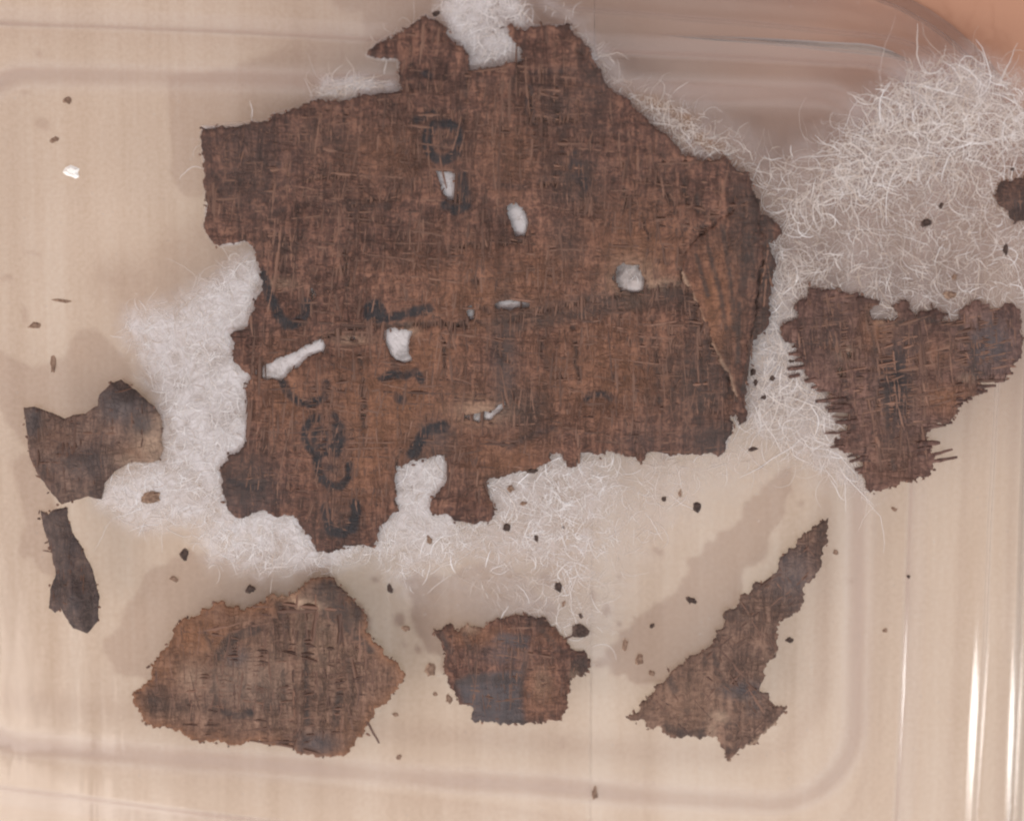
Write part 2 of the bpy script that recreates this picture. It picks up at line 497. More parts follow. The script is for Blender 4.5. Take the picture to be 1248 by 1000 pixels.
TRI = [(985.5,350),(997.5,350),(1000,355),(1022,356),(1047,359),(1054.5,365),(1072,366.5),(1071,371.6),(1056,374),(1059,389),(1080,392),(1092,387.5),(1087,371),(1104,365),
 (1107,375.5),(1116,387.5),(1122,378.5),(1137,375.5),(1155,381.5),(1146,392),(1164,392),(1170,377),(1188,365),(1206,369.5),(1207.5,377),(1237.5,372.5),(1245,398),
 (1245,431),(1233,446),(1218,465.5),(1209,461),(1194,467),(1197,479),(1179,483.5),(1167,494),(1158,513.5),(1137,515),(1129.5,527),(1126.5,542),(1134,551),(1140,560),
 (1137,569),(1131,581),(1108,587),(1086,593),(1062,599),(1054.5,590),(1048.5,575),(1050,557),(1036,551),(1018.5,543.5),(1020,533),(1035,527),(1032,500),(1020,497),
 (1017,485),(996,470),(981,449),(972,425),(954,413),(955.5,395),(972,389),(967.5,371),(975,365),(984,363.5)]
TRI_HOLES = [[(1026,431),(1032,428),(1042,430),(1040,436),(1030,436)], [(1021,448),(1028,447),(1032,456),(1026,459),(1022,455)]]
LEFT = [(30,496),(44,494),(60,502),(80,510),(104,504),(120,494),(122,480),(136,466),(148,462),(168,474),(180,486),(192,500),(198,514),(197,530),(199,548),(194,560),
 (176,563),(160,562),(150,568),(140,574),(128,588),(124,608),(108,604),(90,610),(76,614),(60,596),(44,568),(36,540),(33,515)]
BONE = [(50,622),(60,626),(66,620),(82,618),(82,628),(88,648),(102,672),(114,696),(122,728),(120,756),(108,770),(90,764),(82,750),(76,740),(68,746),(60,740),(62,716),
 (68,700),(64,680),(58,656),(52,636)]
BOTL = [(164,849),(166,840),(186,824),(183,809),(195,794),(207,782),(210,767),(222,754),(253,742),(268,733),(292,739),(320,735),(329,725),(353,725),(365,718),(373,706),
 (384,702),(399,701),(417,713),(432,727),(443,741),(446,763.5),(460,782),(472,797),(482.6,803),(493,817),(485.6,833.6),(475,852),(456.7,867),(450.6,879),(438,897.5),
 (423,917),(402,922),(377.5,919),(362,917),(356,910),(335,906.6),(301,902),(286,908),(256,903.6),(246.6,903.6),(222,893),(201,884),(186,887),(173.5,879),(169,867)]
BOTC = [(529,768),(536.5,767),(544,760),(552,761),(559,769),(569,758),(583,764),(595,761),(610,754),(634,749),(658,752.5),(672,763),(684,774),(694,785),(699,791),(715.6,799),
 (720,804),(718,816),(711,823),(702,821),(694,826),(691.5,847.5),(689,864),(684,877.5),(646,879),(634,882),(610,883.6),(593,879),(577,879),(577,864),(562,858),(554.5,845),
 (546,828),(541,802),(540,792),(532,775)]
SLIV = [(1009,630),(1007,655),(1001,681.6),(988,706),(978,716),(980,731),(967,746),(946,763),(948,776.6),(944,795.6),(933,807),(933,822),(925,839),(936.6,843),(942,860),
 (952,858),(957.5,868),(925,898),(891,926.6),(885,925),(883,913),(864,894),(853,900),(830,898),(811,892.5),(805.5,885),(792,887),(783,875),(769,877),(762,871.5),(775,868),
 (781,854.5),(815,822),(849,795.6),(868,780),(872,767),(879.6,765),(883,744),(910,723),(921,708),(933,712),(948,693),(955.6,674),(971,657),(984,647),(990,640),(1001,634)]
EDGE = [(1210,237),(1216,228),(1220,221),(1234,221),(1248,214),(1272,208),(1296,222),(1302,252),(1284,270),(1262,274),(1248,269),(1241,270),(1234,273.5),(1230,264),(1228,256),(1215,246)]


# ------------------------------------------------------------------ papyrus sheet builder
def sheet(name, parent, outline, holes, mat, zbase, thick, hfun, paint, step=2.6, seed=0, hole_amp=.2, amp=.2):
    rings = [rough(outline, 2.6, amp * 1.5, seed)] + [rough(h, 2.5, hole_amp, seed + 5 + i) for i, h in enumerate(holes)]
    pts, edges = [], []
    for r in rings:
        b = len(pts)
        pts += [tuple(p) for p in r]
        edges += [(b + i, b + (i + 1) % len(r)) for i in range(len(r))]
    bnd = np.array(pts)
    x0, y0 = bnd.min(0); x1, y1 = bnd.max(0)
    gx, gy = np.meshgrid(np.arange(x0, x1, step), np.arange(y0, y1, step * .92))
    gx = gx + (np.arange(gx.shape[0]) % 2)[:, None] * step / 2
    g = np.stack([gx.ravel(), gy.ravel()], 1) + rng.uniform(-.22, .22, (gx.size, 2)) * step
    ok = inside(g[:, 0], g[:, 1], rings[0])
    for r in rings[1:]: ok &= ~inside(g[:, 0], g[:, 1], r)
    g = g[ok]
    dmin = np.full(len(g), 1e9)
    for p in bnd:
        np.minimum(dmin, np.hypot(g[:, 0] - p[0], g[:, 1] - p[1]), out=dmin)
    g = g[dmin > step * .6]
    allp = [Vector(p) for p in pts] + [Vector(p) for p in g]
    res = geometry.delaunay_2d_cdt(allp, edges, [], 0, 1e-5, False)
    vv = np.array([tuple(q) for q in res[0]]); ff = np.array([tuple(f) for f in res[2]], np.int64)
    c = vv[ff].mean(1)
    ok = inside(c[:, 0], c[:, 1], rings[0])
    for r in rings[1:]: ok &= ~inside(c[:, 0], c[:, 1], r)
    ff = ff[ok]
    used = np.unique(ff); remap = np.full(len(vv), -1); remap[used] = np.arange(len(used))
    vv = vv[used]; ff = remap[ff]
    # orient (photo y runs down)
    a, b_, c_ = vv[ff[:, 0]], vv[ff[:, 1]], vv[ff[:, 2]]
    cr = (b_[:, 0] - a[:, 0]) * (c_[:, 1] - a[:, 1]) - (b_[:, 1] - a[:, 1]) * (c_[:, 0] - a[:, 0])
    ff[cr > 0] = ff[cr > 0][:, ::-1]
    x, y = vv[:, 0], vv[:, 1]
    db = np.full(len(vv), 1e9)
    for p in bnd:
        np.minimum(db, np.hypot(x - p[0], y - p[1]), out=db)
    h = hfun(x, y, db)
    zt = zbase + thick + h
    base = P(x, y, np.full(len(x), zbase + thick))
    top = base.copy(); top[:, 2] = zt
    bot = base.copy(); bot[:, 2] = np.maximum(zt - thick * (.6 + .4 * np.clip(db / 6, 0, 1)), zbase)
    n = len(vv)
    e = np.concatenate([ff[:, [0, 1]], ff[:, [1, 2]], ff[:, [2, 0]]])
    key = e[:, 0] * n + e[:, 1]; rev = e[:, 1] * n + e[:, 0]
    be = e[~np.isin(key, rev)]
    F = np.concatenate([ff, ff[:, ::-1] + n,
                        np.stack([be[:, 1], be[:, 0], be[:, 0] + n], 1), np.stack([be[:, 1], be[:, 0] + n, be[:, 1] + n], 1)])
    at = paint(x, y, db)
    wv = (x + .05 * y) / 24 + 1.3 * fbm(x / 60, y / 200, seed + 151, 2); hv = (y - .05 * x) / 30 + 1.3 * fbm(x / 200, y / 60, seed + 157, 2)
    s1 = hash2(np.floor(wv), np.floor(y / 130 + 5 * hash2(np.floor(wv), np.floor(wv) * 0, seed)), seed + 161)
    s2 = hash2(np.floor(x / 120 + 5 * hash2(np.floor(hv), np.floor(hv) * 0, seed)), np.floor(hv), seed + 163)
    at["strip"] = sstep(.35, 1.0, .5 * s1 + .5 * s2 + .35 * (fbm(x / 12, y / 30, seed + 171) - .5)) * .6
    full = {}
    for k in ("ink", "stain_shade", "warm", "blue", "pale", "strip"):
        q = np.clip(at.get(k, np.zeros(n)) * (1.2 if k == "stain_shade" else 1), 0, 1)
        full[k] = np.concatenate([q, q])
    o = mesh_obj(name, np.concatenate([top, bot]), F, mat, parent, True, full)
    return o, rings


def strokes(x, y, lst, soft=2.0):
    v = np.zeros_like(x)
    wob = (fbm(x / 8, y / 8, 77) - .5) * 4
    brk = .74 + .4 * sstep(.30, .60, fbm(x / 4, y / 10, 79, 3))
    for pts, w, a in lst:
        d = segdist(x, y, pts) + wob - .8
        v = np.maximum(v, a * (1 - sstep(w / 2 - soft, w / 2 + soft, d)))
    return v * brk


def blobs(x, y, lst, seed=3):
    v = np.zeros_like(x)
    nz = .55 + .9 * fbm(x / 22, y / 22, seed)
    for cx, cy, rx, ry, a in lst:
        v = np.maximum(v, a * np.exp(-(((x - cx) / rx) ** 2 + ((y - cy) / ry) ** 2) * nz))
    return v


def ring(cx, cy, rx, ry, a0=0, a1=360, n=18):
    return [(cx + rx * math.cos(math.radians(a0 + (a1 - a0) * i / n)), cy + ry * math.sin(math.radians(a0 + (a1 - a0) * i / n))) for i in range(n + 1)]


def fibre_relief(x, y, seed, a1=.10, a2=.05, slant=.06):
    u = x + slant * y
    v = y - slant * x
    r1 = fbm(u / 8, v / 60, seed, 3) - .5
    r2 = fbm(u / 50, v / 9, seed + 9, 3) - .5
    r3 = fbm(x / 60, y / 60, seed + 21, 3)
    ww = u / 15 + 1.6 * fbm(x / 50, y / 160, seed + 51, 2)
    hh = v / 17 + 1.6 * fbm(x / 160, y / 50, seed + 57, 2)
    r4 = hash2(np.floor(ww), np.floor(y / 85 + 5 * hash2(np.floor(ww), np.floor(ww) * 0, seed)), seed + 61) - .5
    r5 = hash2(np.floor(x / 75 + 5 * hash2(np.floor(hh), np.floor(hh) * 0, seed)), np.floor(hh), seed + 63) - .5
    return 2.6 * a1 * r1 + 2.6 * a2 * r2 + .30 * r3 + 1.1 * a1 * r4 + 1.0 * a1 * r5 + .10 * (fbm(x / 13, y / 13, seed + 33, 3) - .5)


# ---- surface fibres raised on a papyrus sheet
def fibre_mesh(name, parent, starts, lens, angs, widths, zfun, mat, tones, nseg=5, curl=.5, lift=.0, seed=0, tall=.9):
    r = np.random.default_rng(seed)
    n = len(starts)
    px = starts[:, 0].copy(); py = starts[:, 1].copy(); an = angs.copy()
    cx, cyy = [px.copy()], [py.copy()]
    bend = r.normal(0, curl / nseg, n)
    for k in range(nseg):
        an = an + bend + r.normal(0, curl / nseg, n)
        px = px + np.cos(an) * lens / nseg; py = py + np.sin(an) * lens / nseg
        cx.append(px.copy()); cyy.append(py.copy())
    CX = np.stack(cx, 1); CY = np.stack(cyy, 1)                  # n, nseg+1
    Z = zfun(CX.ravel(), CY.ravel()).reshape(CX.shape)
    tt = np.linspace(0, 1, nseg + 1)
    Z = Z + lift * np.sin(tt * math.pi)[None, :] * r.uniform(0, 1, n)[:, None]
    B = P(CX.ravel(), CY.ravel(), np.full(CX.size, ZT + .3)).reshape(n, nseg + 1, 3)
    B[..., 2] = Z
    T = np.gradient(B, axis=1); T /= np.linalg.norm(T, axis=2)[..., None] + 1e-9
    S = np.stack([-T[..., 1], T[..., 0], np.zeros_like(T[..., 0])], -1)
    S /= np.linalg.norm(S, axis=2)[..., None] + 1e-9
    wd = (widths * PX / 2)[:, None, None] * (.35 + .65 * np.sin(np.clip(tt * .9 + .05, 0, 1) * math.pi))[None, :, None]
    U = np.array([0, 0, 1.0])
    V = np.stack([B - S * wd - U * wd * .3, B + S * wd - U * wd * .3, B + U * wd * tall], 2)   # n, seg+1, 3, 3
    idx = np.arange(n * (nseg + 1) * 3).reshape(n, nseg + 1, 3)
    q = []
    for a, b in ((0, 1), (1, 2), (2, 0)):
        q.append(np.stack([idx[:, :-1, a], idx[:, :-1, b], idx[:, 1:, b], idx[:, 1:, a]], -1).reshape(-1, 4))
    F = np.concatenate(q)
    o = mesh_obj(name, V.reshape(-1, 3), F, mat, parent, True, {"tone": np.repeat(tones, (nseg + 1) * 3)})
    return o


def surface_fibres(parent, rings, n, zbase, thick, hfun, seed, ang=math.pi / 2, cross=.3, light=.5):
    r = np.random.default_rng(seed)
    bx0, by0 = rings[0].min(0); bx1, by1 = rings[0].max(0)
    S = []
    while len(S) < n:
        p = r.uniform((bx0, by0), (bx1, by1), (n * 2, 2))
        ok = inside(p[:, 0], p[:, 1], rings[0])
        for h in rings[1:]: ok &= ~inside(p[:, 0], p[:, 1], h)
        S += list(p[ok])
    S = np.array(S[:n])
    L = r.gamma(2.2, 14, n) + 12
    A = np.where(r.uniform(size=n) < cross, r.normal(ang - math.pi / 2, .07, n), r.normal(ang, .07, n))
    ok = np.ones(n, bool)
    for q in (.2, .4, .6, .8, 1.04):
        mx, my = S[:, 0] + np.cos(A) * L * q, S[:, 1] + np.sin(A) * L * q
        ok &= inside(mx, my, rings[0])
        for h in rings[1:]: ok &= ~inside(mx, my, h)
    S, L, A = S[ok], L[ok], A[ok]; n = len(S)
    tone = np.clip(r.beta(1.6, 2.6, n) * (light * 2), 0, 1)
    zf = lambda x, y: zbase + thick + hfun(x, y, np.full(x.shape, 20.0)) - .035
    E = np.concatenate(rings); ne = len(E)
    ke = r.uniform(size=ne) < .10
    E = E[ke] + r.normal(0, 1.2, (ke.sum(), 2)); me_ = len(E)
    EA = np.where(r.uniform(size=me_) < .5, r.choice([0, math.pi], me_), r.choice([-1, 1], me_) * math.pi / 2) + r.normal(0, .4, me_)
    o2 = fibre_mesh("edge_fibres", parent, E, r.gamma(2, 1.0, me_) + 2, EA, r.uniform(1.6, 3.6, me_), lambda x, y: zf(x, y) - .05, M['pap_fibre'], np.clip(r.beta(1.5, 2.4, me_) * .9, 0, 1), 4, .5, .0, seed + 7, .5)
    o2["kind"] = "stuff"
    o = fibre_mesh("surface_fibres", parent, S, L, A, r.gamma(3, 1.0, n) + 1.0, zf, M['pap_fibre'], tone, 4, .12, .0, seed, .22)
    o["kind"] = "stuff"
    return o


def centre(poly):
    a = np.array(poly).mean(0)
    p = P(a[0], a[1], ZT)
    return (p[0], p[1], ZT)


# ------------------------------------------------------------------ MAIN fragment
main = empty("papyrus_fragment", centre(MAIN))
tag(main, "largest dark brown papyrus fragment with inked letters and torn holes, on white tissue", "papyrus")
UPPER = [(230,0),(960,0),(960,300),(905,520),(893,485),(888,459),(865,418),(846,366),(828,330),(830,346),(740,360),(700,368),(640,382),(600,398),(560,396),(500,372),(440,392),(400,405),(300,450),(230,460)]
CRACKS = [([(560,396),(600,393),(640,382),(700,368),(740,360),(830,346)], 7), ([(400,408),(440,398),(500,396),(560,396)], 5),
          ([(810,190),(815,260)], 5), ([(832,200),(840,290)], 5), ([(850,240),(864,330)], 5), ([(868,250),(881,350)], 5), ([(885,232),(900,330)], 5), ([(906,240),(916,340)], 5), ([(926,270),(919,400)], 5),
          ([(896,400),(886,500)], 5), ([(846,380),(860,470)], 4), ([(800,420),(806,500)], 4), ([(780,380),(785,450)], 4), ([(760,200),(764,250)], 4), ([(700,400),(706,470)], 4),
          ([(660,410),(664,470)], 4), ([(540,410),(545,480)], 4), ([(440,430),(446,520)], 4), ([(420,300),(424,350)], 4), ([(640,150),(700,146)], 4), ([(560,300),(640,294)], 4), ([(360,220),(420,214)], 4),
          ([(763,398),(769,421)], 3), ([(820,453),(826,480),(833,517)], 3.5), ([(793,383),(795,420)], 2.5), ([(574,331),(585,360),(596,386),(606,414)], 5),
          ([(606,414),(618,440),(625,459),(631,490)], 6), ([(641,227),(660,226),(686,223)], 4), ([(800,195),(806,230),(803,262)], 3), ([(856,250),(862,285)], 3),
          ([(828,175),(838,205)], 2.5), ([(485,545),(486,590),(484,620)], 3), ([(470,545),(471,575)], 2.5), ([(572,85),(568,120),(566,145)], 5), ([(700,60),(726,85)], 3),
          ([(827,328),(846,366),(865,418),(888,459),(894,490)], 4), ([(929,299),(920,363),(913,408),(900,430),(889,485)], 5), ([(400,256),(430,253),(457,243)], 3),
          ([(645,105),(646,145)], 4), ([(678,105),(680,146)], 4), ([(783,262),(790,300)], 2.5), ([(902,240),(908,290),(911,330)], 3), ([(886,215),(896,260),(898,310)], 3)]


def main_h(x, y, db):
    h = fibre_relief(x, y, 31, .11, .055, .05)
    h = h + .24 * softpoly(x, y, UPPER, 1.8)
    h = h + .30 * np.exp(-((x - 905 + .05 * (y - 350)) / 30) ** 2) * sstep(180, 300, y) * (1 - sstep(480, 540, y))
    xw = x + (fbm(x / 11, y / 11, 401) - .5) * 11; yw = y + (fbm(x / 11, y / 11, 403) - .5) * 11
    for pts, w in CRACKS:
        h = h - .20 * (1 - sstep(w * .2, w * .9, segdist(xw, yw, pts))) * sstep(.3, .5, fbm(x / 14, y / 14, 405))
    # right-hand side breaks into long vertical strips
    k = sstep(720, 800, x) * (1 - sstep(940, 960, x)) * (1 - sstep(300, 420, y)) * sstep(120, 200, y)
    h = h + k * .16 * (fbm((x + .25 * y) / 9, y / 130, 91, 2) - .5) * 2
    h = h - .10 * np.exp(-db / 3.0) * fbm(x / 14, y / 14, 44)
    return h + .10


MAIN_INK = [
 (ring(540, 172, 20, 23), 10, .85), ([(508,147),(518,142),(530,138)], 7, .6), ([(563,214),(568,235),(569,250),(556,256),(542,250)], 9, .8), ([(519,90),(523,93)], 8, .8),
 ([(321,334),(326,350),(331,364),(338,380)], 10, .95), ([(338,380),(350,396),(364,394),(373,380),(374,368)], 10, .95),
 (ring(457, 379, 7, 7), 13, 1.0), ([(462,388),(480,386),(500,381),(516,376),(523,374)], 8, .95), ([(508,379),(522,375)], 11, .95),
 ([(465,461),(480,455),(492,458),(508,452),(514,464)], 8, .75), ([(480,440),(487,458)], 6, .5), ([(485,484),(489,487)], 10, .7),
 ([(345,466),(351,479),(363,488),(378,491),(388,486)], 8, .85), ([(398,466),(396,482),(385,491)], 7, .5),
 (ring(391, 530, 20, 22, -30, 260), 8, .9), (ring(390, 532, 8, 9, 20, 330), 6, .7), ([(408,506),(415,518),(417,540),(410,553)], 7, .85),
 ([(386,556),(387,570),(393,584),(404,592),(416,591),(424,580),(426,566)], 8, .9), ([(398,568),(408,572)], 6, .5),
 ([(396,618),(399,634),(403,646),(418,649),(430,642),(434,624),(432,612)], 10, .95),
 ([(503,552),(512,536),(522,524),(542,519)], 13, .75), ([(280,585),(300,592),(318,594)], 6, .5),
 ([(715,486),(722,480),(735,479),(743,484)], 6, .7), ([(644,108),(647,144)], 8, .5), ([(640,90),(700,84)], 5, .3),
 ([(700,190),(702,214),(716,226)], 12, .5), ([(602,225),(640,228)], 5, .35), ([(620,545),(650,528),(676,520)], 5, .35),
]


def main_paint(x, y, db):
    ink = strokes(x, y, MAIN_INK) * 1.2
    st = blobs(x, y, [(500,190,300,110,.18),(800,220,120,80,.2),(300,210,55,70,.45),(400,165,60,30,.45),(700,215,40,38,.75),(680,130,30,40,.55),(720,110,30,60,.5),(850,160,50,40,.3),(905,270,22,80,.55),
                      (850,470,40,70,.75),(868,530,40,26,.7),(615,430,14,90,.75),(645,500,26,34,.6),(540,172,28,30,.5),(560,235,16,30,.6),(525,540,34,26,.55),
                      (300,585,40,36,.75),(410,640,34,26,.5),(445,250,40,12,.45),(745,368,95,9,.6),(655,380,60,9,.5),(690,295,24,40,.5),(600,585,50,14,.35),(350,300,60,20,.3),
                      (560,480,30,30,.2),(880,330,12,120,.3)], 5)
    xw = x + (fbm(x / 11, y / 11, 401) - .5) * 11; yw = y + (fbm(x / 11, y / 11, 403) - .5) * 11
    for pts, w in CRACKS:
        st = np.maximum(st, .7 * (1 - sstep(w * .2, w * 1.2, segdist(xw, yw, pts))) * sstep(.3, .55, fbm(x / 14, y / 14, 405)))  # crack grooves are shaded in colour too, to strengthen the relief
    st = st + .15 * np.exp(-db / 3)
    wm = blobs(x, y, [(480,500,130,70,.55),(440,560,60,60,.5),(600,360,120,60,.4),(740,450,110,80,.4),(780,300,70,60,.45),(350,480,40,60,.45),(620,560,60,40,.5),
                      (680,470,60,60,.3),(520,430,60,40,.5),(880,360,25,60,.55),(470,190,60,40,.28),(620,190,40,60,.28),(660,330,80,40,.35)], 8)
    pl = blobs(x, y, [(745,358,22,6,.0),(590,500,34,14,.55),(340,345,22,6,.3),(500,402,12,8,.5),(430,414,22,5,.45),(770,338,30,24,.45),(800,345,26,8,.5)], 9)
    bl = blobs(x, y, [(300,600,40,30,.5),(405,545,22,60,.35),(615,450,14,60,.45),(870,540,50,20,.35),(300,180,60,60,.2),(785,535,30,30,.25),(530,530,20,20,.5)], 12)
    st = np.maximum(st, strokes(x, y, [([(606,398),(640,392),(700,380),(745,371),(832,352)], 20, .62), ([(930,250),(934,330),(922,400),(908,470)], 22, .8), ([(905,235),(915,300)], 24, .6), ([(838,360),(858,420),(880,480)], 16, .6)], 5))  # dark strokes; the last paints the overlying strip's cast shadow in colour
    return dict(ink=ink, stain_shade=st, warm=wm, blue=bl, pale=pl)


ZM = ZT + .20
o, rings = sheet("sheet", main, MAIN, MAIN_HOLES, M['papyrus'], ZM, .28, main_h, main_paint, 2.4, 1)
surface_fibres(main, rings, 3800, ZM, .28, main_h, 5, math.pi / 2 + .05, .25, .36)

# long strip lying over the right edge of the big fragment
STRIP = [(830,331),(846,366),(866,418),(889,459),(897,487),(906,462),(909,436),(914,410),(921,363),(928,318),(931,290),(926,262),(918,238),(910,232),(902,246),(884,262),(862,280),(842,300)]


def strip_h(x, y, db):
    return fibre_relief(x, y, 61, .10, .03, .16) + .50 + .26 * (fbm((x + .2 * y) / 8, y / 150, 93, 2) - .5) * 2 - .12 * np.exp(-db / 4)


def strip_paint(x, y, db):
    st = blobs(x, y, [(908,290,20,90,.85),(885,440,14,60,.5),(870,290,30,30,.3)], 5)
    for pts, w in [([(902,250),(908,300),(906,345)], 7), ([(880,275),(890,340),(894,400)], 5), ([(862,300),(878,360),(884,400)], 4.5), ([(900,370),(898,440)], 5), ([(915,270),(917,340)], 6), ([(848,310),(862,360)], 4)]:
        st = np.maximum(st, .8 * (1 - sstep(w * .3, w, segdist(x, y, pts))))  # crease lines shaded in colour for stronger relief
    return dict(stain_shade=st, warm=blobs(x, y, [(870,370,30,90,.6)], 4), pale=.6 * (1 - sstep(1, 3.5, segdist(x, y, STRIP[:5]))))


o, rs = sheet("overlying_strip", main, STRIP, [], M['papyrus'], ZM + .3, .16, strip_h, strip_paint, 2.4, 3)

# raised corners and curled lips of the big fragment
LIP = [(517,26),(530,25),(547,40),(556,55),(567,57),(571,78),(563,80),(552,66),(538,48)]


# ------------------------------------------------------------------ other fragments
def generic(name, outline, holes, mat, zb, th, label, paint, curl=None, seed=1, nf=500, amp=.2, ang=math.pi / 2, cross=.3, light=.45, relief=1.0, step=2.4):
    e = empty(name, centre(outline))
    tag(e, label, "papyrus")
    def hf(x, y, db):
        h = fibre_relief(x, y, 100 + seed, .10 * relief, .05 * relief, .05)
        if curl is not None: h = h + curl(x, y)
        return h - .08 * np.exp(-db / 3)
    o, rings = sheet("sheet", e, outline, holes, mat, zb, th, hf, paint, step, seed, amp=amp)
    if nf: surface_fibres(e, rings, nf, zb, th, hf, seed + 50, ang, cross, light)
    return e, hf, rings


# three-cornered fragment with frayed cross fibres
def tri_paint(x, y, db):
    st = blobs(x, y, [(1090,470,24,60,.8),(1090,540,30,30,.4),(1010,410,26,40,.4),(1100,420,30,30,.4),(1030,375,30,14,.4)], 5)
    st = np.maximum(st, strokes(x, y, [([(1058,380),(1075,470),(1090,570)], 4, .6), ([(1010,400),(1024,440),(1040,520)], 4, .6), ([(1165,385),(1183,420),(1190,460)], 4, .6),
                                       ([(1092,395),(1120,388),(1165,395)], 4, .6), ([(970,418),(1000,418),(1018,412)], 4, .6), ([(1160,440),(1200,455)], 4, .5)], 1.5))
    return dict(stain_shade=st, ink=blobs(x, y, [(1093,465,15,42,.75),(1120,420,10,16,.4)], 6), blue=blobs(x, y, [(1205,418,34,36,.9),(1095,470,20,50,.4)], 4),
                warm=blobs(x, y, [(1070,400,20,30,.7),(1150,485,40,20,.6),(1140,430,30,20,.4),(1085,560,40,40,.25)], 7), pale=blobs(x, y, [(1075,385,12,10,.6),(1030,430,12,8,.5),(1178,460,10,5,.4)], 3))


tri, tri_hf, tri_r = generic("papyrus_fragment", TRI, TRI_HOLES, M['papyrus_purple'], ZT + .15, .26,
                             "three-cornered dark papyrus fragment with frayed horizontal fibres along its sides", tri_paint, None, 2, 1000, .3, math.pi / 2 - .12, .45, .42, 1.25)
FRAY = [((990,433),(961,432),6),((992,446),(960,450),6),((975,457),(961,459),5),((1032,487),(994,491),6),((1040,498),(1009,500),7),((1044,525),(1005,529),3.5),((1030,544),(1012,545),4),
        ((1058,556),(1035,562),5),((1122,540),(1146,540),7),((1126,557),(1161,547),4.5),((1130,563),(1167,558),5),((1180,474),(1198,478),7),((1145,507),(1165,500),6),((1150,514),(1161,516),5),
        ((1000,357),(985,353),5),((1045,364),(1072,368),6),((978,400),(955,401),5),((975,412),(955,410),5),((985,421),(966,422),4),((1140,384),(1156,383),5),((1225,463),(1212,467),4),((1000,470),(988,472),4)]
fr = random.Random(5)
for side, line in ((-1, [(970,420),(985,445),(1000,468),(1018,490),(1030,505),(1036,530),(1042,550),(1052,575)]), (1, [(1236,440),(1212,462),(1192,474),(1172,492),(1150,512),(1132,530),(1130,548),(1136,566)])):
    for (p0, p1) in zip(line[:-1], line[1:]):
        for k in range(max(2, int(abs(p1[1] - p0[1]) / 5))):
            q = fr.random(); cx = p0[0] + (p1[0] - p0[0]) * q; cy2 = p0[1] + (p1[1] - p0[1]) * q
            FRAY.append(((cx - side * 14, cy2 + fr.uniform(-1, 1)), (cx + side * (1 + 16 * fr.random() ** 2.2), cy2 + fr.uniform(-4, 4) - side * 1.5), fr.uniform(2.5, 7.5)))
for i, (a, b, w) in enumerate(FRAY):
    a = np.array(a, float); b = np.array(b, float); n = 8
    tt = np.linspace(0, 1, n)[:, None]
    c = a + (b - a) * tt
    c[:, 1] += (rng.normal(0, .6, n)).cumsum() * .4
    z = ZT + .42 + .10 * tt[:, 0] * rng.uniform(-1, 1)
    B = P(c[:, 0], c[:, 1], np.full(n, ZT + .4)); B[:, 2] = z
    T = B[-1] - B[0]; T /= np.linalg.norm(T); S = np.array([-T[1], T[0], 0])
    V, F = [], []
    for k in range(n):
        ww = w * PX / 2 * (1 - .45 * (k / (n - 1)) ** 3) * rng.uniform(.8, 1.12)
        for q in range(6):
            an = q * math.pi / 3
            V.append(B[k] + S * ww * math.cos(an) + np.array([0, 0, 1]) * ww * .5 * math.sin(an))
    for k in range(n - 1):
        for q in range(6):
            F.append((k * 6 + q, k * 6 + (q + 1) % 6, (k + 1) * 6 + (q + 1) % 6, (k + 1) * 6 + q))
    F += [tuple(range(6))[::-1], tuple((n - 1) * 6 + q for q in range(6))]
    mesh_obj("frayed_fibre", V, F, M['papyrus_purple'], tri, True, {"stain_shade": np.full(len(V), rng.uniform(0, .5))})


def left_paint(x, y, db):
    return dict(blue=np.maximum(blobs(x, y, [(150,490,38,30,1.0),(42,512,12,22,.9),(105,560,46,30,.6),(172,515,14,16,1.0)], 3), .3), stain_shade=blobs(x, y, [(120,600,40,10,.5),(90,560,30,14,.4),(160,478,26,18,.7),(170,515,12,14,.6),(42,515,8,16,.6)], 4),
                pale=blobs(x, y, [(186,542,22,24,1.0),(196,515,6,16,.7),(160,560,18,8,.7)], 5), warm=blobs(x, y, [(165,550,16,14,.7),(70,530,20,20,.3)], 6))


def left_curl(x, y): return 2.0 * np.exp(-((x - 158) / 24) ** 2 - ((y - 490) / 22) ** 2) + .9 * np.exp(-((x - 40) / 12) ** 2) + .7 * np.exp(-((x - 95) / 40) ** 2 - ((y - 560) / 26) ** 2) + .5 * (fbm(x / 16, y / 16, 9) - .5)


generic("papyrus_fragment", LEFT, [], M['papyrus_grey'], ZT + .02, .26, "blurred horned grey-brown fragment with a tan tail beside the white tissue", left_paint, left_curl, 3, 90, .06, light=.25)


def bone_paint(x, y, db):
    return dict(blue=np.maximum(blobs(x, y, [(95,725,30,40,.8)], 3), .6), stain_shade=np.maximum(strokes(x, y, [([(70,715),(88,700),(108,730)], 6, .6), ([(64,630),(74,690)], 5, .5), ([(100,680),(112,735),(108,765)], 6, .6)]), .2))


generic("papyrus_fragment", BONE, [], M['papyrus_grey'], ZT + .02, .3, "small club-shaped dark grey fragment with a narrow neck", bone_paint,
        lambda x, y: 1.7 * np.exp(-((x - 94) / 18) ** 2 - ((y - 732) / 26) ** 2) + .6 * np.exp(-((x - 72 - (y - 640) * .25) / 8) ** 2) + .5 * (fbm(x / 12, y / 12, 9) - .5), 4, 40, .06, light=.2)


